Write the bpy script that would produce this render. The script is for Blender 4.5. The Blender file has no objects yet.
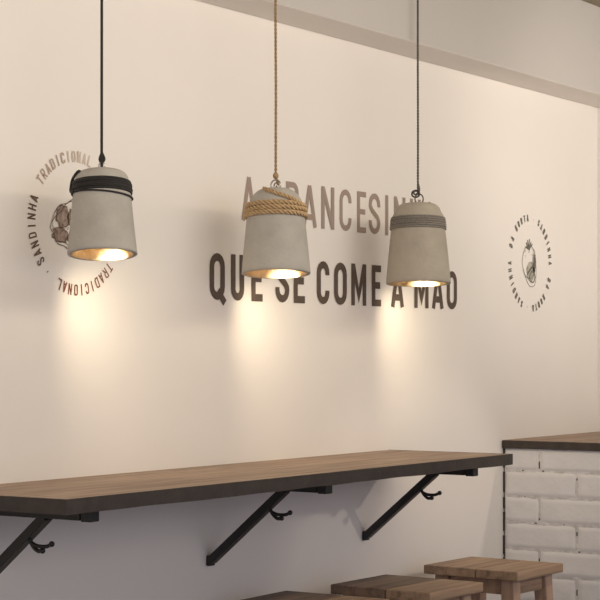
import bpy, math, random
from mathutils import Vector, Matrix, noise
random.seed(7)
C = bpy.context.scene.collection
PI = math.pi
# ------------------------------------------------------------------ frame of the place
# long wall = plane y=0, room at y<0, x along the wall, z up
TH = math.radians(33.3)
CAM = Vector((-4.18, -2.745, 1.34))
EYE = 1.34
TOPZ = 1.053          # height of both counters

# ------------------------------------------------------------------ materials
def mat(name, col, rough=.8, metal=0, noise_amt=0, scale=20, bump=0, bscale=60, stretch=(1,1,1), col2=None, emit=None, det=4):
    m = bpy.data.materials.new(name); m.use_nodes = True
    nt = m.node_tree; b = nt.nodes['Principled BSDF']
    b.inputs['Base Color'].default_value = (*col, 1)
    b.inputs['Roughness'].default_value = rough
    b.inputs['Metallic'].default_value = metal
    tc = nt.nodes.new('ShaderNodeTexCoord')
    mp = nt.nodes.new('ShaderNodeMapping'); mp.inputs['Scale'].default_value = stretch
    nt.links.new(tc.outputs['Object'], mp.inputs['Vector'])
    if noise_amt or col2:
        n = nt.nodes.new('ShaderNodeTexNoise'); n.inputs['Scale'].default_value = scale; n.inputs['Detail'].default_value = det
        n.inputs['Roughness'].default_value = .6
        nt.links.new(mp.outputs[0], n.inputs['Vector'])
        r = nt.nodes.new('ShaderNodeValToRGB')
        if col2 is None:
            col2 = tuple(c*(1-noise_amt) for c in col)
        r.color_ramp.elements[0].position = .34; r.color_ramp.elements[1].position = .66
        r.color_ramp.elements[0].color = (*col2, 1); r.color_ramp.elements[1].color = (*col, 1)
        nt.links.new(n.outputs['Fac'], r.inputs['Fac']); nt.links.new(r.outputs['Color'], b.inputs['Base Color'])
    if bump:
        n2 = nt.nodes.new('ShaderNodeTexNoise'); n2.inputs['Scale'].default_value = bscale; n2.inputs['Detail'].default_value = 5
        nt.links.new(mp.outputs[0], n2.inputs['Vector'])
        bp = nt.nodes.new('ShaderNodeBump'); bp.inputs['Strength'].default_value = bump; bp.inputs['Distance'].default_value = .004
        nt.links.new(n2.outputs['Fac'], bp.inputs['Height']); nt.links.new(bp.outputs[0], b.inputs['Normal'])
    if emit:
        b.inputs['Emission Color'].default_value = (*emit[0], 1); b.inputs['Emission Strength'].default_value = emit[1]
    return m

M = {}
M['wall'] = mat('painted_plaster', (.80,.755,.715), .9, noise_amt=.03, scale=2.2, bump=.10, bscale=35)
M['bulk'] = mat('bulkhead_shaded', (.52,.49,.47), .9, noise_amt=.03, scale=2.0, bump=.08, bscale=35)  # darker than the wall: shade on the bulkhead face put into its colour
M['ceil'] = mat('ceiling_paint', (.30,.26,.18), .9, noise_amt=.05, scale=3)
M['floor'] = mat('concrete_floor', (.50,.46,.43), .6, noise_amt=.25, scale=5, bump=.1)
M['edge'] = mat('dark_edge', (.050,.037,.031), .6, noise_amt=.35, scale=25, bump=.25, bscale=70)
M['black'] = mat('black_steel', (.012,.011,.011), .45, noise_amt=.2, scale=40)
M['conc'] = mat('cast_concrete', (.44,.415,.375), .92, scale=9, bump=.35, bscale=90, col2=(.36,.335,.305), det=8)
M['conc_w'] = mat('cast_concrete_warm', (.42,.375,.31), .92, scale=9, bump=.35, bscale=90, col2=(.34,.305,.255), det=8)
M['conc_in'] = mat('lit_concrete_inside', (.62,.52,.36), .9, scale=22, bump=.6, bscale=60, col2=(.36,.26,.14), det=8)  # yellow of the bulb's glow put into the inner concrete colour
M['blackcord'] = mat('black_cord', (.014,.012,.011), .7, bump=.4, bscale=400)
M['jute'] = mat('jute_rope', (.62,.44,.25), .9, scale=160, bump=.6, bscale=500, col2=(.44,.29,.15))
M['jutecord'] = mat('jute_flex', (.42,.29,.15), .9, scale=160, bump=.5, bscale=500, col2=(.26,.16,.08))
M['greycord'] = mat('grey_cord', (.30,.27,.235), .85, scale=300, bump=.5, bscale=500, col2=(.18,.16,.14))
M['greyflex'] = mat('grey_flex', (.10,.10,.09), .85, scale=300, bump=.3, bscale=500)
M['steel'] = mat('steel_ring', (.42,.39,.36), .3, 1)
M['darksteel'] = mat('dark_ring', (.07,.06,.055), .4, .7)
M['cup'] = mat('ceiling_cup_metal', (.08,.08,.08), .5, .3)
M['bulb'] = mat('glowing_bulb', (1,.9,.7), .4, emit=((1,.66,.30), 4))
M['taupe'] = mat('taupe_lettering', (.33,.255,.215), .85)
M['dark'] = mat('dark_brown_lettering', (.085,.060,.047), .85, scale=30, col2=(.11,.078,.058))
M['ringdark'] = mat('ring_brown', (.13,.075,.055), .85)
M['ringpale'] = mat('ring_pale', (.44,.33,.27), .85)
M['ringfaint'] = mat('ring_faint', (.58,.49,.42), .85)
M['ringred'] = mat('ring_red_brown', (.20,.075,.045), .85)
M['ringgrey'] = mat('ring_grey', (.15,.14,.115), .85)
M['sketchfill'] = mat('sketch_wash', (.42,.33,.28), .85, scale=60, col2=(.22,.15,.12))
M['greyfill'] = mat('sketch_grey_wash', (.50,.47,.41), .85, scale=60, col2=(.30,.29,.24))
M['brick'] = mat('white_painted_brick', (.74,.72,.73), .75, noise_amt=.06, scale=8, bump=.45, bscale=45)
M['mortar'] = mat('painted_mortar', (.72,.70,.71), .9, scale=30, bump=1.0, bscale=70, col2=(.50,.48,.48))
M['gap'] = mat('dark_joint', (.05,.042,.038), .95)

def wood(name, a, b_, dark, axis=0, plank=None, rough=.6):
    """grain running along the given object axis"""
    m = bpy.data.materials.new(name); m.use_nodes = True
    nt = m.node_tree; b = nt.nodes['Principled BSDF']; b.inputs['Roughness'].default_value = rough
    tc = nt.nodes.new('ShaderNodeTexCoord')
    def nz(sc, det, st):
        mp = nt.nodes.new('ShaderNodeMapping'); mp.inputs['Scale'].default_value = st
        n = nt.nodes.new('ShaderNodeTexNoise'); n.inputs['Scale'].default_value = sc; n.inputs['Detail'].default_value = det
        n.inputs['Roughness'].default_value = .65; n.inputs['Distortion'].default_value = .4
        nt.links.new(tc.outputs['Object'], mp.inputs['Vector']); nt.links.new(mp.outputs[0], n.inputs['Vector']); return n
    s1 = [14,14,14]; s1[axis] = 1.0
    n1 = nz(3.0, 8, s1)
    s2 = [5,5,5]; s2[axis] = .7
    n2 = nz(1.6, 4, s2)
    r = nt.nodes.new('ShaderNodeValToRGB'); e = r.color_ramp.elements
    e[0].position = .30; e[0].color = (*dark, 1); e[1].position = .72; e[1].color = (*a, 1)
    x = r.color_ramp.elements.new(.48); x.color = (*b_, 1)
    nt.links.new(n1.outputs['Fac'], r.inputs['Fac'])
    mx = nt.nodes.new('ShaderNodeMixRGB'); mx.blend_type = 'MULTIPLY'; mx.inputs['Fac'].default_value = .55
    r2 = nt.nodes.new('ShaderNodeValToRGB'); r2.color_ramp.elements[0].position=.3; r2.color_ramp.elements[1].position=.65
    r2.color_ramp.elements[0].color = (.45,.42,.40,1)
    nt.links.new(n2.outputs['Fac'], r2.inputs['Fac'])
    nt.links.new(r.outputs['Color'], mx.inputs['Color1']); nt.links.new(r2.outputs['Color'], mx.inputs['Color2'])
    nt.links.new(mx.outputs[0], b.inputs['Base Color'])
    bp = nt.nodes.new('ShaderNodeBump'); bp.inputs['Strength'].default_value = .3; bp.inputs['Distance'].default_value = .002
    nt.links.new(n1.outputs['Fac'], bp.inputs['Height']); nt.links.new(bp.outputs[0], b.inputs['Normal'])
    return m
M['topwood'] = wood('worn_counter_wood', (.46,.33,.24), (.35,.245,.18), (.14,.095,.07), 0)
M['seatA'] = wood('seat_plank_tan', (.50,.33,.215), (.39,.26,.17), (.19,.12,.078), 0)
M['seatB'] = wood('seat_plank_brown', (.27,.185,.13), (.21,.14,.10), (.10,.065,.045), 0)
M['legwood'] = wood('stool_leg_wood', (.50,.335,.25), (.42,.28,.20), (.26,.165,.12), 2)
M['apronwood'] = wood('stool_apron_wood', (.44,.29,.20), (.35,.23,.155), (.2,.13,.09), 0)

# ------------------------------------------------------------------ mesh helpers
class MB:
    def __init__(s): s.v=[]; s.f=[]; s.m=[]; s.mi=0
    def add(s, vs, fs):
        o=len(s.v); s.v += [Vector(p) for p in vs]; s.f += [tuple(i+o for i in f) for f in fs]; s.m += [s.mi]*len(fs)
    def box(s, x0,x1,y0,y1,z0,z1, M_=None, jit=0):
        vs=[Vector((x,y,z)) for z in (z0,z1) for y in (y0,y1) for x in (x0,x1)]
        if jit: vs=[p+Vector([random.uniform(-jit,jit) for _ in range(3)]) for p in vs]
        if M_ is not None: vs=[M_@p for p in vs]
        s.add(vs,[(0,2,3,1),(4,5,7,6),(0,1,5,4),(2,6,7,3),(0,4,6,2),(1,3,7,5)])
    def bar(s, a, b, w, h, up=(0,0,1), w2=None, h2=None):
        a=Vector(a); b=Vector(b); t=(b-a).normalized(); side=t.cross(Vector(up)).normalized(); u=side.cross(t)
        w2=w if w2 is None else w2; h2=h if h2 is None else h2
        vs=[]
        for p,ww,hh in ((a,w,h),(b,w2,h2)):
            for i,j in ((-1,-1),(1,-1),(1,1),(-1,1)): vs.append(p+side*i*ww/2+u*j*hh/2)
        s.add(vs,[(3,2,1,0),(4,5,6,7),(0,1,5,4),(1,2,6,5),(2,3,7,6),(3,0,4,7)])
    def lathe(s, prof, n=64, M_=None, closed=False):
        vs=[]; k=len(prof)
        for i in range(n):
            a=2*PI*i/n
            for r,z in prof: vs.append(Vector((r*math.cos(a), r*math.sin(a), z)))
        if M_ is not None: vs=[M_@p for p in vs]
        fs=[]
        for i in range(n):
            j=(i+1)%n
            for q in range(k-1 if not closed else k):
                q2=(q+1)%k
                fs.append((i*k+q, j*k+q, j*k+q2, i*k+q2))
        s.add(vs,fs)
    def tube(s, pts, r, n=8, closed=False):
        pts=[Vector(p) for p in pts]; N=len(pts)
        if closed: T=[(pts[(i+1)%N]-pts[i-1]).normalized() for i in range(N)]
        else: T=[(pts[min(i+1,N-1)]-pts[max(i-1,0)]).normalized() for i in range(N)]
        u=T[0].orthogonal().normalized(); vs=[]
        for i in range(N):
            u=(u-T[i]*u.dot(T[i])).normalized(); w=T[i].cross(u)
            rr=r[i] if isinstance(r,(list,tuple)) else r
            for k in range(n):
                a=2*PI*k/n; vs.append(pts[i]+(u*math.cos(a)+w*math.sin(a))*rr)
        fs=[]
        for i in range(N if closed else N-1):
            j=(i+1)%N
            for k in range(n): fs.append((i*n+k,i*n+(k+1)%n,j*n+(k+1)%n,j*n+k))
        if not closed: fs += [tuple(range(n-1,-1,-1)), tuple((N-1)*n+k for k in range(n))]
        s.add(vs,fs)
    def strands(s, pts, R, r, turns_per_m, ns=3, n=6):
        """a laid rope: ns strands twisted round the path"""
        pts=[Vector(p) for p in pts]; N=len(pts)
        T=[(pts[min(i+1,N-1)]-pts[max(i-1,0)]).normalized() for i in range(N)]
        u=T[0].orthogonal().normalized(); U=[];W=[];L=[0]
        for i in range(N):
            u=(u-T[i]*u.dot(T[i])).normalized(); U.append(u.copy()); W.append(T[i].cross(u))
            if i: L.append(L[-1]+(pts[i]-pts[i-1]).length)
        for q in range(ns):
            s.tube([pts[i]+(U[i]*math.cos(L[i]*turns_per_m*2*PI+2*PI*q/ns)+W[i]*math.sin(L[i]*turns_per_m*2*PI+2*PI*q/ns))*R for i in range(N)], r, n)
    def sphere(s, c, r, n=12):
        c=Vector(c); s.lathe([(max(1e-5,r*math.sin(PI*i/n)), -r*math.cos(PI*i/n)) for i in range(n+1)], 16, Matrix.Translation(c))
    def xf(s, M_): s.v=[M_@p for p in s.v]; return s
    def build(s, name, mats, parent=None, smooth=False, bevel=0, origin=(0,0,0), angle=None):
        me=bpy.data.meshes.new(name); me.from_pydata([tuple(p) for p in s.v],[],s.f)
        if not isinstance(mats,(list,tuple)): mats=[mats]
        for m in mats: me.materials.append(m)
        for i,p in enumerate(me.polygons): p.material_index=s.m[i]; p.use_smooth=smooth
        me.update()
        o=bpy.data.objects.new(name, me); C.objects.link(o)
        o.location=origin
        if parent: o.parent=parent
        if bevel:
            b=o.modifiers.new('Bevel','BEVEL'); b.width=bevel; b.segments=2; b.limit_method='ANGLE'
        return o
def empty(name, loc, rz=0):
    o=bpy.data.objects.new(name,None); C.objects.link(o); o.location=loc; o.rotation_euler=(0,0,rz); o.empty_display_size=.05; return o
def tag(o, label, cat, group=None):
    o['label']=label; o['category']=cat
    if group: o['group']=group
    return o
def struct(o): o['kind']='structure'; return o
def dense(pts, step=.002):
    out=[]
    for a,b in zip(pts,pts[1:]):
        a=Vector(a); b=Vector(b); n=max(1,int((b-a).length/step))
        out += [a.lerp(b,i/n) for i in range(n)]
    out.append(Vector(pts[-1])); return out
def spline(P, n=12):
    P=[Vector(p) for p in P]; out=[]
    Q=[P[0]*2-P[1]]+P+[P[-1]*2-P[-2]]
    for i in range(1,len(Q)-2):
        p0,p1,p2,p3=Q[i-1:i+3]
        for k in range(n):
            t=k/n; out.append(.5*((2*p1)+(p2-p0)*t+(2*p0-5*p1+4*p2-p3)*t*t+(3*p1-p0-3*p2+p3)*t**3))
    out.append(P[-1]); return out

# ------------------------------------------------------------------ setting
XL, XR, YF, CZ = -7.0, 1.95, -6.0, 2.52
b=MB(); b.box(XL,XR+.1,0,.12,0,CZ); struct(b.build('wall_back', M['wall']))
b=MB(); b.box(XR,XR+.12,YF,0,0,CZ); struct(b.build('wall_right', M['wall']))
b=MB(); b.box(XL,XR+.12,YF,.12,-.1,0); struct(b.build('floor', M['floor']))
b=MB(); b.box(XL,XR+.12,YF,.12,CZ,CZ+.1); struct(b.build('ceiling', M['ceil']))
b=MB(); b.box(XL,XR,-.15,0,2.219,CZ); b.m[0]=1; struct(b.build('trim_1', [M['bulk'],M['wall']], bevel=.004))     # bulkhead along the wall top, underside coloured paler to read as lit

# ------------------------------------------------------------------ lettering strokes
_ctr=[0]
def buf(mb, pts, t, closed=False, map_=None, y=None):
    """a brush stroke of constant width along a 2-D polyline, mitred"""
    if y is None: _ctr[0]=(_ctr[0]+1)%12; y=-.0010-.00012*_ctr[0]
    P=[Vector((p[0],p[1])) for p in pts]; N=len(P); L=[];R=[]
    for i in range(N):
        a=P[i-1] if (i or closed) else None; c=P[(i+1)%N] if (i<N-1 or closed) else None
        d1=(P[i]-a).normalized() if a is not None else None; d2=(c-P[i]).normalized() if c is not None else None
        if d1 is None: d1=d2
        if d2 is None: d2=d1
        n1=Vector((-d1.y,d1.x)); n2=Vector((-d2.y,d2.x)); m=(n1+n2)
        if m.length<1e-6: m=n1.copy()
        m.normalize(); k=1/max(.45,m.dot(n1))
        L.append(P[i]+m*t/2*k); R.append(P[i]-m*t/2*k)
    f=map_ or (lambda q:q)
    vs=[]
    for l,r in zip(L,R):
        l=f(l); r=f(r); vs += [(l[0],y,l[1]),(r[0],y,r[1])]
    fs=[]
    for i in range(N if closed else N-1):
        j=(i+1)%N; fs.append((2*i,2*i+1,2*j+1,2*j))
    mb.add(vs,fs)
def arc(cx,cy,rx,ry,a0,a1,n=8):
    return [(cx+rx*math.cos(math.radians(a0+(a1-a0)*i/n)), cy+ry*math.sin(math.radians(a0+(a1-a0)*i/n))) for i in range(n+1)]
def glyph(ch, w, t):
    """strokes for a condensed capital in a cell w x 1, stroke width t (all in cap heights)"""
    h=t/2; l,r=h,w-h; c=w/2; rx=(w-t)/2; ry=min(rx*1.05,.27)
    def stad(): return arc(c,1-h-ry,rx,ry,0,180)+arc(c,h+ry,rx,ry,180,360)
    if ch=='O': return [(stad(),1)]
    if ch=='Q': return [(stad(),1),([(c+.02,.20),(w+.0,-.06)],0)]
    if ch=='U': return [([(l,1)]+arc(c,h+ry,rx,ry,180,360)+[(r,1)],0)]
    if ch=='C': return [([(r,.68)]+arc(c,1-h-ry,rx,ry,0,180)+arc(c,h+ry,rx,ry,180,360)+[(r,.32)],0)]
    if ch=='E': return [([(w,1-h),(l,1-h),(l,h),(w,h)],0),([(l,.51),(w*.9,.51)],0)]
    if ch=='F': return [([(w,1-h),(l,1-h),(l,0)],0),([(l,.5),(w*.9,.5)],0)]
    if ch=='L': return [([(l,1),(l,h),(w,h)],0)]
    if ch=='I': return [([(h,0),(h,1)],0)]
    if ch=='T': return [([(0,1-h),(w,1-h)],0),([(c,0),(c,1-h)],0)]
    if ch=='H': return [([(l,0),(l,1)],0),([(r,0),(r,1)],0),([(l,.5),(r,.5)],0)]
    if ch=='N': return [([(l,0),(l,1)],0),([(r,0),(r,1)],0),([(l+.0,.97),(r,.03)],0)]
    if ch=='M': return [([(l,0),(l,1)],0),([(r,0),(r,1)],0),([(l+.01,.97),(c,.24),(r-.01,.97)],0)]
    if ch=='A': return [([(h*.9,0),(c,.97)],0),([(w-h*.9,0),(c,.97)],0),([(w*.2,.24),(w*.8,.24)],0)]
    if ch=='D': return [([(l,h)]+arc(w-h-ry,h+ry,ry,ry,270,360)+arc(w-h-ry,1-h-ry,ry,ry,0,90)+[(l,1-h)],1)]
    if ch=='R': return [([(l,0),(l,1-h)]+arc(w-h-.16,1-h-.16,.16,.16,90,0)+arc(w-h-.16,.44+.16,.16,.16,0,-90)+[(l,.44)],0),([(c,.44),(r,0)],0)]
    if ch=='S': return [([(r,1-h-ry-.05)]+arc(c,1-h-ry,rx,ry,0,180)+[(l+.01,1-h-ry-.05),(l+.07,.59),(r-.07,.41),(r-.01,h+ry+.05)]+arc(c,h+ry,rx,ry,0,-180)+[(l,h+ry+.05)],0)]
    if ch=='.': return [([(c-.06,.44),(c+.06,.44)],0)]
    return []
def text_row(mb, items, z0, H, t):
    for ch,s0,s1 in items:
        base={'À':'A','Ã':'A'}.get(ch,ch); w=(s1-s0)/H
        for pts,cl in glyph(base,w,t):
            buf(mb,pts,t,cl,lambda q:(s0+q[0]*H, z0+q[1]*H))
        if ch=='À': buf(mb,[(w*.28,1.26),(w*.58,1.10)],t*.8,0,lambda q:(s0+q[0]*H, z0+q[1]*H))
        if ch=='Ã': buf(mb,[(w*.12,1.10),(w*.3,1.2),(w*.65,1.12),(w*.88,1.22)],t*.7,0,lambda q:(s0+q[0]*H, z0+q[1]*H))
def S(x): return (x-300)*5.99/(1510-x)
row2=[('Q',209,224.3),('U',230.5,243.5),('E',250.7,262),('S',274.6,288.6),('E',293,304.2),('C',316.2,328.6),('O',333.4,346),('M',350.8,365.7),
      ('E',371.3,380.5),('À',390.6,403.2),('M',413.7,427.8),('Ã',431.6,443),('O',446.3,456.4)]
row2=[(c,S(a),S(b_)) for c,a,b_ in row2]
row1=[('A',-.2785,-.2115),('R',-.0709,-.0100),('A',.0095,.0803),('N',.1053,.1706),('C',.2006,.2636),('E',.2945,.3430),
      ('S',.3590,.4225),('I',.4526,.4720),('N',.5028,.5680),('H',.5980,.6600),('A',.6800,.7500)]
sl=tag(empty('wall_slogan',(0,0,0)),'big two-line slogan in tall condensed capitals painted across the middle of the cream wall','lettering')
for items,z0_,H_,t_,m_,lab in ((row1,1.6815,.1175,.132,'taupe','word in paler taupe capitals'),(row2,1.4725,.1190,.165,'dark','word in dark brown capitals')):
    words=[[items[0]]]
    for it in items[1:]:
        if it[1]-words[-1][-1][2]>.0355 + (0 if H_>.117 else .0012): words.append([])
        words[-1].append(it)
    for wd in words:
        b=MB(); text_row(b,wd,z0_,H_,t_); o=b.build('word',M[m_],sl); o['label']=lab

EMB=None
def ring_word(mb, word, cs, cz, *a):
    mi=mb.mi; q=MB(); q.mi=mi; ring_word_(q,word,cs,cz,*a)
    local(q,cs,cz).build('dot' if word=='.' else 'word',EMB[1],EMB[0])
def ring_word_(mb, word, cs, cz, R, a0, pitch, Hc, t, mats=None):
    for i,ch in enumerate(word):
        if ch==' ': continue
        a=math.radians(a0-i*pitch); w=.50 if ch!='I' else t
        if ch=='.': w=.3
        ux,uz=math.cos(a),math.sin(a); tx,tz=uz,-ux    # outward and clockwise
        if mats: mb.mi=mats(i)
        for pts,cl in glyph(ch,w,t):
            buf(mb,pts,t,cl,lambda q:(cs+ux*(R-Hc+q[1]*Hc)+tx*(q[0]-w/2)*Hc, cz+uz*(R-Hc+q[1]*Hc)+tz*(q[0]-w/2)*Hc))
# emblem 1
cs,cz,R=S(80)-.015,1.635,.166
RM1=[M['ringdark'],M['ringpale'],M['ringfaint'],M['ringred']]
EMB=[None,RM1]
e1=tag(empty('round_emblem',(cs,0,cz)),'round brown emblem at the left of the wall, behind the lamp wound with black cord','emblem')
def local(mb,cs,cz): return mb.xf(Matrix.Translation((-cs,0,-cz)))
b=MB(); EMB=[e1,RM1]
ring_word(b,'SANDINHA',cs,cz,R,217,7.9,.026,.14); b.mi=1
ring_word(b,'TRADICIONAL',cs,cz,R,144,7.2,.026,.15,lambda i:1 if i<6 else 2); b.mi=0
ring_word(b,'SANDINHA',cs,cz,R,37,7.9,.026,.17); b.mi=3
ring_word(b,'TRADICIONAL',cs,cz,R,-39,7.4,.026,.14)
b.mi=0; ring_word(b,'.',cs,cz,R-.002,229,7,.022,.2); ring_word(b,'.',cs,cz,R-.002,50,7,.022,.2)
def fill(mb, pts, y):
    c=(sum(p[0] for p in pts)/len(pts), sum(p[1] for p in pts)/len(pts)); vs=[(c[0],y,c[1])]+[(p[0],y,p[1]) for p in pts]
    mb.add(vs,[(0,1+i,1+(i+1)%len(pts)) for i in range(len(pts))])
def blob(cx,cy,rx,ry,n=26,k=.1,seed=0,rot=0):
    out=[]
    for i in range(n):
        a=2*PI*i/n; q=1+k*noise.noise(Vector((math.cos(a)*2.2+seed*7,math.sin(a)*2.2,seed)))*2
        x,y=rx*q*math.cos(a),ry*q*math.sin(a); out.append((cx+x*math.cos(rot)-y*math.sin(rot),cy+x*math.sin(rot)+y*math.cos(rot)))
    return out
b=MB()
# a cut sandwich drawn in ink: bread outline, fillings, crumbs
T=.0018
b.mi=1
for args in ((-.048,.012,.022,.026,1),(-.055,-.030,.026,.017,2),(-.008,.012,.022,.022,3),(.032,.004,.020,.024,4),(-.012,-.034,.020,.012,5),(.03,-.034,.018,.011,6)):
    fill(b, blob(args[0],args[1],args[2],args[3],20,.22,args[4]), -.0008)
b.mi=0
buf(b, blob(-.006,-.004,.080,.056,44,.10,9,.12), T, 1)
buf(b, blob(-.006,-.002,.073,.048,44,.12,10,.12), T*.8, 1)
for args in ((-.048,.012,.022,.026,1),(-.055,-.030,.026,.017,2),(-.008,.012,.022,.022,3),(.032,.004,.020,.024,4),(-.012,-.034,.020,.012,5),(.03,-.034,.018,.011,6)):
    buf(b, blob(args[0],args[1],args[2],args[3],20,.22,args[4]), T, 1)
rr=random.Random(3)
for i in range(46):
    x=rr.uniform(-.075,.06); z=rr.uniform(-.045,.04); a=rr.uniform(.4,1.2); l=rr.uniform(.004,.011)
    buf(b,[(x,z),(x+l*math.cos(a),z+l*math.sin(a))],.0016)
b.build('sandwich_drawing',[M['ringdark'],M['sketchfill']],e1)
# emblem 2
cs,cz,R=1.405,1.638,.164
e2=tag(empty('round_emblem',(cs,0,cz)),'grey round emblem with a vegetable drawing, near the right corner of the wall','emblem')
b=MB(); EMB=[e2,[M['ringgrey']]]
for off in (0,180):
    ring_word(b,'SANDINHA',cs,cz,R,65+off,9.0,.023,.20)
    ring_word(b,'DA',cs,cz,R,-20+off,10,.023,.20)
    ring_word(b,'HORTA',cs,cz,R,-47+off,8.8,.023,.20)
    ring_word(b,'.',cs,cz,R-.004,-99+off,9,.02,.2)
b=MB(); T=.0022
b.mi=1; fill(b, blob(.004,-.028,.030,.034,22,.12,4),-.0008); fill(b, blob(.028,.0,.012,.034,16,.1,2),-.0008)
b.mi=0
buf(b, blob(-.010,.004,.050,.056,36,.05,3), T, 1)
buf(b, spline([(-.052,-.02,0),(-.03,-.055,0),(.0,-.078,0),(.035,-.070,0),(.045,-.03,0),(.040,.02,0)],6), T)
for a,l in ((60,.030),(85,.036),(110,.034),(135,.032),(40,.030),(160,.026)):
    r_=math.radians(a); c0=(-.008,.045)
    buf(b,[c0,(c0[0]+l*.5*math.cos(r_)-.003,c0[1]+l*.5*math.sin(r_)),(c0[0]+l*math.cos(r_),c0[1]+l*math.sin(r_))],.005)
buf(b, spline([(-.02,-.035,0),(.0,-.02,0),(.02,-.008,0),(.034,.016,0)],6), .008)
buf(b, blob(.014,-.046,.020,.018,18,.15,6), .004, 1)
buf(b, [(.030,-.02),(.034,.03)], .008)
for i in range(18):
    x=rr.uniform(-.04,.03); z=rr.uniform(-.05,.04)
    buf(b,[(x,z),(x+.003,z+.009)],.0016)
b.build('vegetable_drawing',[M['ringgrey'],M['greyfill']],e2)

# ------------------------------------------------------------------ long wall counter
CR=.476; CD=.403; TK=.030
ct=tag(empty('wall_counter',(CR,-.2,TOPZ)),'long narrow worn wooden bar counter with dark edges held to the wall by black brackets','counter')
b=MB(); x0=-1.97
# left end: front corner at x=67 px
XLF=-0.0
def s_at(px,d):   # wall coordinate of a point seen at column px, d in front of the wall
    k=(px-300)/1840
    return (k*5 - k*.549*d - .836*d)/(.549-.836*k)
XLc=s_at(66,CD)
b.box(XLc+.004-CR, -.004, -CD+.2+.004, .2, -TK+.002, 0)
b.build('tabletop',M['topwood'],ct,bevel=.0015)
b=MB()
def edgebar(a,b_,n=40):
    a=Vector(a); b_=Vector(b_); t=(b_-a)
    for i in range(n):
        pass
# slightly uneven dark edge band round the three free sides
def band(mb, pts, th, zt, zb):
    P=[]
    for (a,c) in zip(pts,pts[1:]):
        a=Vector(a); c=Vector(c); n=max(2,int((c-a).length/.03))
        P += [a.lerp(c,i/n) for i in range(n)]
    P.append(Vector(pts[-1])); N=len(P); vs=[]
    for i,p in enumerate(P):
        d1=(P[i]-P[i-1]) if i else P[1]-P[0]; d2=(P[i+1]-P[i]) if i<N-1 else P[i]-P[i-1]
        d1=d1.normalized(); d2=d2.normalized(); n1=Vector((-d1.y,d1.x)); n2=Vector((-d2.y,d2.x)); m=(n1+n2).normalized(); k=1/m.dot(n1)
        ji=noise.noise(Vector((p.x*9,p.y*9,1)))*.0012; jz=noise.noise(Vector((p.x*7,p.y*7,5)))*.0016
        o_=p+m*ji; q=p+m*th*k
        vs += [(o_.x,o_.y,zt),(o_.x,o_.y,zb+jz),(q.x,q.y,zb+jz),(q.x,q.y,zt)]
    fs=[]
    for i in range(N-1):
        for k in range(4): fs.append((4*i+k,4*i+(k+1)%4,4*i+4+(k+1)%4,4*i+4+k))
    fs += [(3,2,1,0),(4*N-4,4*N-3,4*N-2,4*N-1)]
    mb.add(vs,fs)
band(b,[(XLc-CR,.199),(XLc-CR,-CD+.2),(0,-CD+.2),(0,.199)],.0045,.0004,-TK)
b.build('edge_band',M['edge'],ct)

def bracket(s, lab):
    r=tag(empty('shelf_bracket',(s,0,TOPZ-TK)),lab,'bracket','black brackets under the wall counter')
    b=MB(); b.box(-.013,.013,-.333,-.003,-.024,-.0015); b.build('arm',M['black'],r,bevel=.001)
    b=MB(); b.box(-.015,.015,-.362,-.337,-.026,-.0015); b.build('arm_end_cap',M['black'],r,bevel=.002)
    b=MB(); b.bar((0,-.010,-.209),(0,-.235,-.020),.020,.024,up=(1,0,0)); b.build('brace',M['black'],r,bevel=.0015)
    b=MB(); b.box(-.011,.011,-.014,-.001,-.222,-.196); b.build('wall_foot',M['black'],r,bevel=.002)
    b=MB()
    st=spline([(0,-.185,-.062),(0,-.196,-.082),(0,-.210,-.093),(0,-.222,-.092)],6)
    b.tube(st,.0045,8); b.sphere((0,-.223,-.092),.0062)
    st=spline([(0,-.194,-.078),(.0,-.21,-.083),(0,-.232,-.083),(0,-.246,-.078)],6)
    b.tube(st,.0042,8); b.sphere((0,-.248,-.077),.0062)
    b.build('coat_hook',M['black'],r,smooth=True)
    return r
bracket(-1.306,'black metal bracket with hook under the left end of the long wooden counter')
bracket(-.423,'black metal bracket with hook under the middle of the long wooden counter')
bracket(.332,'black metal bracket with hook under the right end of the long wooden counter')

# ------------------------------------------------------------------ white brick counter
BX0=1.205; BD=1.6; TB=.026
bc=tag(empty('brick_counter',(BX0,0,0)),'white painted brick counter with dark-edged wooden top standing in the right corner','counter')
b=MB(); b.box(.0040,XR-BX0-.002,-BD+.012,-.006,0,TOPZ-TB-.001); b.build('mortar_core',M['mortar'],bc)
b=MB(); ph=.0845; pl=.262; top=TOPZ-TB-.002
row=0; z1=top
def rbrick(mb,y0,y1,z0,z1):
    # a pillowy, uneven brick face towards -x
    ny=26; nz=10; vs=[]; sd=random.uniform(0,50)
    for j in range(nz+1):
        for i in range(ny+1):
            fy=i/ny; fz=j/nz
            e=min(fy,1-fy)*(y1-y0); g=min(fz,1-fz)*(z1-z0); m=min(e,g)
            dx=.0055*(1-min(1,m/.0045))**1.2
            ny_=y0+fy*(y1-y0); nz_=z0+fz*(z1-z0)
            nn=noise.noise(Vector((ny_*22,nz_*22,sd)))*.0022
            if i in(0,ny): ny_+=noise.noise(Vector((nz_*60,sd,i)))*.003
            if j in(0,nz): nz_+=noise.noise(Vector((ny_*60,sd,j)))*.003
            vs.append((dx+nn,ny_,nz_))
    fs=[(j*(ny+1)+i,(j+1)*(ny+1)+i,(j+1)*(ny+1)+i+1,j*(ny+1)+i+1) for j in range(nz) for i in range(ny)]
    mb.add(vs,fs)
while z1>.02:
    if row==0: z1+=.012
    z0=max(0,z1-ph+.0045)
    y=-.006; first=.13 if row%2==0 else pl
    yy=-.004; nxt=-first
    while yy>-BD+.01:
        e=max(nxt,-BD)
        rbrick(b,e+.0028,yy-.0022,z0,min(z1,top)); yy=e; nxt=yy-pl
    z1-=ph; row+=1
b.mi=1
rg=random.Random(5)
z1=top
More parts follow.
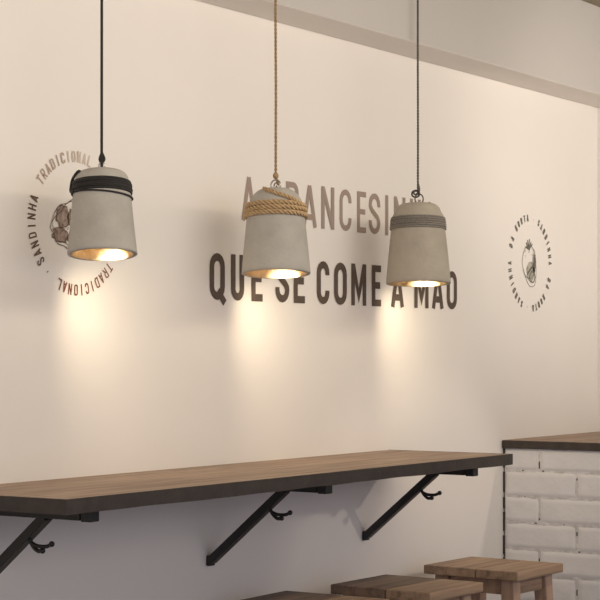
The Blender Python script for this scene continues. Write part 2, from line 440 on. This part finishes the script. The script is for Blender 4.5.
for k in range(12):       # open joints and chips in the paint
    zz=top+.012-k*ph
    yj=-.13 if k%2==0 else -.262
    for dy in (0,-pl,-2*pl):
        for q in range(rg.choice((1,1,2,2))):
            zc=min(top-.02,zz-rg.uniform(.018,.07)); hh=rg.uniform(.003,.008)
            b.add([(.0037,yj+dy+.0012*2,zc-hh),(.0037,yj+dy-.002,zc-hh*.8),(.0037,yj+dy-.0018,zc+hh),(.0037,yj+dy+.0018,zc+hh*.7)],[(0,3,2,1)])
    for q in range(2):
        yc=-rg.uniform(.01,.55); ww=rg.uniform(.002,.006)
        b.add([(.0037,yc-ww,zz-ph+.001),(.0037,yc+ww,zz-ph+.002),(.0037,yc+ww*.6,zz-ph+.0055),(.0037,yc-ww*.7,zz-ph+.005)],[(0,3,2,1)])
b.build('brick_face',[M['brick'],M['gap']],bc,smooth=True)
b=MB(); zc=top            # broken dark gap against the wall
while zc>.05:
    h_=rg.uniform(.035,.075); b.box(-.001+rg.uniform(0,.002),.02,-.0065,-.001,max(.01,zc-h_),zc); zc-=h_+rg.uniform(.006,.02)
b.build('corner_joint',M['gap'],bc)
b=MB(); b.box(-.004,XR-BX0-.002,-BD-.01,-.001,TOPZ-.012,TOPZ); b.build('worktop',M['topwood'],bc,bevel=.001)
b=MB(); b.box(-.010,-.0045,-BD-.016,-.001,TOPZ-TB,TOPZ-.0005); b.box(-.0045,.03,-BD-.01,-.002,TOPZ-TB,TOPZ-.0125); b.build('edge_band',M['edge'],bc,bevel=.002)

# ------------------------------------------------------------------ stools
SX,SY,SH=.275,.312,.72
def make_stool(label):
    r=tag(empty('bar_stool',(0,0,0)),label,'stool','wooden stools under the counter')
    for k,(y0_,y1_) in enumerate(((-SY/2,-SY/2+.138),(-SY/2+.141,SY/2))):
        b=MB(); b.box(-SX/2,SX/2,y0_,y1_,SH-.026,SH)
        b.build('seat_plank',M['seatA'],r,bevel=.003)
    lt=.115; lb=.150
    ends=[]
    for sx in (-1,1):
        for sy in (-1,1):
            b=MB(); t=Vector((sx*(lt-.02),sy*(lt-.006),SH-.027)); e=Vector((sx*(lb-.02),sy*(lb-.006),0))
            b.bar(e,t,.036,.036,up=(0,1,0),w2=.042,h2=.042); b.build('leg',M['legwood'],r,bevel=.003)
    for sy in (-1,1):
        b=MB(); b.box(-lt+.042,lt-.042,sy*(lt)-.009-(.004 if sy>0 else -.004),sy*lt+.009-(.004 if sy>0 else -.004),SH-.072,SH-.027); b.build('apron',M['apronwood'],r,bevel=.001)
        b=MB(); k=lb-(lb-lt)*.30; b.box(-k+.038,k-.038,sy*(k-.006)-.01,sy*(k-.006)+.01,.20,.235); b.build('stretcher',M['apronwood'],r,bevel=.001)
    for sx in (-1,1):
        b=MB(); b.box(sx*(lt-.02)-.009,sx*(lt-.02)+.009,-lt+.028,lt-.028,SH-.072,SH-.027); b.build('apron',M['apronwood'],r,bevel=.001)
        b=MB(); k=lb-(lb-lt)*.42; b.box(sx*(k-.02)-.01,sx*(k-.02)+.01,-k+.024,k-.024,.285,.32); b.build('stretcher',M['apronwood'],r,bevel=.001)
    return r
def copy_thing(o):
    c=o.copy(); C.objects.link(c)
    for ch in list(o.children):
        d=ch.copy(); C.objects.link(d); d.parent=c
    return c
st=make_stool('square wooden stool nearest the white brick counter, its whole seat and legs in view')
st.location=(.629,-.264,0); st.rotation_euler.z=math.radians(-2.5)
s2=copy_thing(st); s2['label']='middle wooden stool of the row, partly overlapping the stool beside the bricks'
s2.location=(.101,-.277,0); s2.rotation_euler.z=math.radians(-2)
s3=copy_thing(st); s3['label']='leftmost wooden stool of the row, only the back of its seat showing at the bottom'
s3.location=(-.335,-.245,0); s3.rotation_euler.z=math.radians(1)

for t_ in (s2,s3):
    pk=[c for c in t_.children if c.name.startswith('seat_plank')]
    pk=max(pk,key=lambda c: max(v.co.y for v in c.data.vertices))
    pk.material_slots[0].link='OBJECT'; pk.material_slots[0].material=M['seatB']; pk['label']='darker brown rear plank of the seat'
# ------------------------------------------------------------------ pendant lamps
def frame_at(px, py, d):
    s=s_at(px,d); Z=5+.836*s-.549*d
    return Vector((s,-d,EYE+(352-py)*Z/1840)), Z/1840        # point, metres per pixel
camdir=Vector((math.cos(TH),math.sin(TH),0)); camright=Vector((math.sin(TH),-math.cos(TH),0))
def tilt(deg, roll):    # lean the opening towards the camera by deg
    return Matrix.Rotation(math.radians(deg),4,-camright) @ Matrix.Rotation(math.radians(roll),4,camdir)
def interp(prof,z):
    for (r0,z0),(r1,z1) in zip(prof,prof[1:]):
        if min(z0,z1)<=z<=max(z0,z1): return r0+(r1-r0)*(z-z0)/((z1-z0) or 1)
    return prof[-1][0]
def smooth_prof(P,n=6):
    return [(max(.0001,p.x),p.y) for p in spline([(a,b_,0) for a,b_ in P],n)]

def pendant(px, ptop, d, deg, roll, prof_px, wall_t, m_out, label, kind, pcab):
    hang,u=frame_at(px,ptop,d)
    root=tag(empty('pendant_lamp',hang),label,'lamp','concrete pendant lamps over the counter')
    X=tilt(deg,roll)
    prof=[(r*u,-z*u) for r,z in prof_px]
    prof=smooth_prof(prof,6)
    t=wall_t*u; zb=prof[-1][1]; rb=prof[-1][0]
    # rim and inside
    b=MB(); b.lathe(prof+[(rb-.15*t,zb-.0012),(rb-t+.1*t,zb-.0012)],96,X)
    b.mi=1
    inner=[(max(.0001,interp(prof,z)-t),z) for z in [zb+(prof[0][1]-t*1.3-zb)*k/14 for k in range(13)]]
    inner=[(rb-t+.1*t,zb-.0012)]+inner+[(inner[-1][0]*.55,inner[-1][1]+t*.5),(.0001,inner[-1][1]+t*.6)]
    b.lathe(inner,96,X)
    b.build('lamp_shade',[m_out,M['conc_in']],root,smooth=True)
    # bulb and holder
    b=MB(); c=Vector((0,0,zb*.50)); b.lathe([(.0001,c.z-.022),(.012,c.z-.019),(.019,c.z-.008),(.020,c.z+.003),(.013,c.z+.018),(.009,c.z+.026)],24,X); b.build('bulb',M['bulb'],root,smooth=True)
    b=MB(); b.lathe([(.0001,c.z+.026),(.014,c.z+.026),(.014,c.z+.045),(.005,c.z+.048),(.005,-t*1.0)],20,X); b.build('bulb_holder',M['cup'],root,smooth=True)
    return root,X,u,prof,hang,zb,rb

def lamp_light(root,X,zb,rb,power_in,power_spot,aim,col=(1,.66,.34)):
    l=bpy.data.lights.new('bulb_glow','POINT'); l.energy=power_in; l.color=col; l.shadow_soft_size=.012
    o=bpy.data.objects.new('bulb_glow',l); C.objects.link(o); o.location=X@Vector((0,0,zb*.70)); o.parent=root
    l=bpy.data.lights.new('bulb_beam','SPOT'); l.energy=power_spot; l.color=(1,.82,.55); l.shadow_soft_size=.018; l.spot_size=math.radians(120); l.spot_blend=1
    o=bpy.data.objects.new('bulb_beam',l); C.objects.link(o); o.location=X@Vector((.036,.004,zb-.003)); o.parent=root
    o.rotation_euler=Vector(aim).to_track_quat('-Z','Y').to_euler()

def ring(mb, c, R, r, nrm, n=24, el=1.0):
    nrm=Vector(nrm).normalized(); a=nrm.orthogonal().normalized(); up=Vector((0,0,1)); up=(up-nrm*up.dot(nrm)).normalized(); sd=nrm.cross(up)
    mb.tube([Vector(c)+sd*R*math.cos(2*PI*i/n)+up*R*el*math.sin(2*PI*i/n) for i in range(n)],r,8,closed=True)

def wrap_path(prof,u,z0px,z1px,turns,off,ph0=0,wob=0,n=90,a0=0):
    """points wound round the shade from height z0px to z1px below its top"""
    out=[]
    N=int(n*turns)
    for i in range(N+1):
        k=i/N; a=a0+k*turns*2*PI; z=-(z0px+(z1px-z0px)*k)*u+wob*u*math.sin(a*1.0+ph0)
        r=interp(prof,z)+off; out.append(Vector((r*math.cos(a),r*math.sin(a),z)))
    return out
front=math.atan2(-camdir.y,-camdir.x)     # azimuth facing the camera
rightaz=math.atan2(camright.y,camright.x)

def ceiling_cup(root,hang,m):
    b=MB(); h=CZ-hang.z; b.lathe([(.0001,h-.060),(.010,h-.060),(.018,h-.050),(.019,h),(.0001,h)],32); b.build('ceiling_cup',m,root,smooth=False)

# -- lamp 1, black cord
root,X,u,prof,hang,zb,rb=pendant(101.5,170.5,.172,8.0,-1.2,[(0,0),(13,.2),(19.5,1.2),(24,3.8),(26.6,8.5),(27.9,15),(29.4,30),(31.2,50),(33.2,70),(34.8,85)],4.6,M['conc'],
   'grey concrete pendant lamp wound with black cord, left of the three','black',0)
b=MB()
for k in range(5):
    r_=wrap_path(prof,u,13.0+k*2.6,13.0+k*2.6,1,.45*u,0,.35*(k%2),90)
    b.tube([X@p for p in r_[:-1]],1.3*u,8,closed=True)
for k in range(3):
    r_=wrap_path(prof,u,14.5+k*3.0,14.5+k*3.0,1,1.25*u,k*2,.8,90)
    b.tube([X@p for p in r_[:-1]],1.1*u,8,closed=True)
# loose lowest strand that sags to the right
r_=[]
for i in range(90):
    a=2*PI*i/90; z=-(26.6+2.4*math.cos(a-rightaz+.1)*1.0)*u; r_.append(X@Vector(((interp(prof,z)+1.1*u)*math.cos(a),(interp(prof,z)+1.1*u)*math.sin(a),z)))
b.tube(r_,.95*u,8,closed=True)
# upright loop at the left shoulder
la=rightaz+PI
def onshade(az,zpx,off):
    z=-zpx*u; r=interp(prof,z)+off*u; return X@Vector((r*math.cos(az),r*math.sin(az),z))
lp=spline([onshade(la+.55,24,1.6),onshade(la+.15,22,2.2),onshade(la+.05,14,2.6),onshade(la+.12,8,2.0),onshade(la+.45,4.2,1.6),onshade(la+.62,3.6,1.2)],8)
b.tube(lp,1.5*u,8)
b.build('cord_wrap',M['blackcord'],root,smooth=True)
b=MB(); up=[]
for p in spline([(0,0,CZ-hang.z-.02),(0,0,.6*(CZ-hang.z)),(-.0005,0,.03),(0,0,14*u)],12): up.append(p)
b.tube(up,1.45*u,10)
# knot/loop through the ring
cr=camright
lo=[Vector((0,0,18*u)),cr*2.2*u+Vector((0,0,13*u)),cr*2.2*u+Vector((0,0,10.4*u)),Vector((0,0,8.2*u)),-cr*2.0*u+Vector((0,0,10.4*u)),-cr*1.8*u+Vector((0,0,13*u)),Vector((0,0,18*u))]
b.tube(spline(lo,8),1.3*u,8)
b.build('cord',M['blackcord'],root,smooth=True)
b=MB(); ring(b,(0,0,4.4*u),2.9*u,.8*u,camdir,el=1.5); b.build('hanging_ring',M['steel'],root,smooth=True)
ceiling_cup(root,hang,M['cup'])
lamp_light(root,X,zb,rb,.085,3.0,(2.3,.85,-1.15))

# -- lamp 2, jute rope
root,X,u,prof,hang,zb,rb=pendant(275.5,189.3,.172,5.8,-.3,[(0,0),(12,.2),(17.5,1.8),(22.0,5.6),(25.4,11),(27.3,17),(29.2,30),(31.0,48),(33.0,68),(34.4,85)],4.3,M['conc'],
   'grey concrete pendant lamp bound with thick tan jute rope, middle of the three','jute',0)
b=MB()
for z,ph_,w in ((17.6,0,.4),(22.4,1.6,.4),(27.2,.7,.5)):
    P=wrap_path(prof,u,z,z,1,1.3*u,ph_,w,240)
    b.strands([X@p for p in P],1.6*u,1.12*u,29,3,8)
# strand climbing from the right side over the dome towards the left front
N=150; path=[]
la2=rightaz-.35
for i in range(N+1):
    k=i/N; az=la2+(front-.62-la2-(2*PI if front-.62>la2+PI else 0))*k
    z=-(18.5-16.7*k**1.1)*u; r=interp(prof,z)+1.7*u*(1 if k<.9 else 1)
    path.append(X@Vector((r*math.cos(az),r*math.sin(az),z)))
b.strands(path,1.3*u,.95*u,34,3,8)
b.build('rope_wrap',M['jute'],root,smooth=True)
b=MB()
b.strands(dense([(0,0,14*u),(.0008,0,.25),(-.001,0,.45),(0,0,CZ-hang.z-.02)],.003),.85*u,.75*u,50,2,6)
b.strands(spline([(0,0,15*u),cr*1.0*u+Vector((0,0,9*u)),cr*2.4*u+Vector((0,0,4.5*u)),(0,0,1.5*u)],14),.5*u,.8*u,90,2,6)
b.lathe([(.0001,10.2*u),(2.0*u,10.8*u),(2.9*u,12.6*u),(2.9*u,14.4*u),(1.8*u,16.4*u),(.9*u,17.6*u),(.0001,17.6*u)],16)
b.build('cord',M['jutecord'],root,smooth=True)
b=MB(); ring(b,(0,0,4.4*u),5.0*u,.8*u,camdir+camright*.3); ring(b,(0,0,3.0*u),3.4*u,.75*u,camright+camdir*.6); b.build('hanging_ring',M['steel'],root,smooth=True)
ceiling_cup(root,hang,M['cup'])
lamp_light(root,X,zb,rb,.09,2.9,(2.3,.85,-1.15))

# -- lamp 3, grey cord
root,X,u,prof,hang,zb,rb=pendant(417.7,203.8,.172,3.3,-.2,[(0,0),(12.5,.1),(17.5,1.0),(21.2,4.0),(23.2,8.5),(25.4,12.3),(25.9,14.5),(26.9,25),(28.6,40),(30.8,62),(32.4,80)],4.2,M['conc_w'],
   'beige-grey concrete pendant lamp with a fine grey cord band, right of the three','grey',0)
b=MB()
for k in range(4):
    z=16.8+k*2.25
    P=wrap_path(prof,u,z,z,1,.5*u,k,.05,200); b.strands([X@p for p in P],.62*u,.66*u,(90 if k%2 else -90),3,6)
for z,r_ in ((14.8,.75),(25.6,.9)):
    P=wrap_path(prof,u,z,z,1,.6*u,0,.15,120); b.tube([X@p for p in P[:-1]],r_*u,8,closed=True)
b.build('cord_wrap',M['greycord'],root,smooth=True)
b=MB()
b.strands(dense([(0,0,9*u),(.0006,0,.2),(-.0006,0,.45),(0,0,CZ-hang.z-.02)],.003),.5*u,.75*u,60,2,6)
b.strands(spline([Vector((0,0,22*u)),cr*1.5*u+Vector((0,0,14*u)),-cr*1.0*u+Vector((0,0,10*u)),-cr*3.5*u+Vector((0,0,9.5*u)),-cr*4*u+Vector((0,0,12*u)),cr*.5*u+Vector((0,0,13.5*u))],10),.4*u,.6*u,90,2,6)
b.build('cord',M['greyflex'],root,smooth=True)
b=MB(); ring(b,Vector((0,0,10*u))-cr*2.2*u,4.0*u,.85*u,camdir+camright*.35,el=.85); ring(b,Vector((0,0,4.8*u))+cr*1.2*u,4.4*u,.7*u,camdir-camright*.3,el=1.15); b.build('hanging_ring',M['darksteel'],root,smooth=True)
ceiling_cup(root,hang,M['cup'])
lamp_light(root,X,zb,rb,.09,2.9,(2.3,.85,-1.15))

# ------------------------------------------------------------------ light of the room
def area(name,loc,target,size,power,col,sy=None):
    l=bpy.data.lights.new(name,'AREA'); l.energy=power; l.color=col; l.size=size
    if sy: l.shape='RECTANGLE'; l.size_y=sy
    o=bpy.data.objects.new(name,l); C.objects.link(o); o.location=loc
    o.rotation_euler=(Vector(target)-Vector(loc)).to_track_quat('-Z','Y').to_euler(); return o
def spot(name,loc,target,power,col,size,soft,blend=.5):
    l=bpy.data.lights.new(name,'SPOT'); l.energy=power; l.color=col; l.spot_size=math.radians(size); l.spot_blend=blend; l.shadow_soft_size=soft
    o=bpy.data.objects.new(name,l); C.objects.link(o); o.location=loc
    o.rotation_euler=(Vector(target)-Vector(loc)).to_track_quat('-Z','Y').to_euler(); return o
spot('far_spotlight',(1.51,-2.9,1.83),(.62,0,.62),34,(1,.86,.72),27,.04,.5)
area('front_soft_light',(-1.4,-3.6,1.95),(-.9,0,1.5),5.4,16.5,(1,.92,.83),.9)  # unseen soft light out in the room, widened to blur the lamps' shadows
area('left_fixture',(-2.7,-1.0,1.70),(-1.9,0,2.1),.6,2.6,(1,.85,.60))
area('wall_wash_fill',(-.6,-1.25,2.08),(-.6,0,1.9),4.0,14,(1,.875,.69),.12)  # added strip of light out of view, brightens the upper wall
spot('corner_fill_spot',(1.2,-2.2,2.0),(1.75,0,1.97),60,(1,.91,.78),58,.25,1)  # added spot out of view, brightens the right end of wall and bulkhead
w=bpy.data.worlds.new('World'); bpy.context.scene.world=w; w.use_nodes=True
bg=w.node_tree.nodes['Background']; bg.inputs[0].default_value=(.84,.92,1.2,1); bg.inputs[1].default_value=.44

# ------------------------------------------------------------------ camera
cd=bpy.data.cameras.new('Camera'); cam=bpy.data.objects.new('Camera',cd); C.objects.link(cam)
cam.location=CAM; cam.rotation_euler=(PI/2,0,TH-PI/2)
cd.sensor_width=36; cd.lens=36*1840/600; cd.shift_y=52/600; cd.clip_start=.05
sc=bpy.context.scene; sc.camera=cam
vs=sc.view_settings; vs.view_transform='Standard'; vs.look='None'; vs.gamma=1; vs.exposure=.46
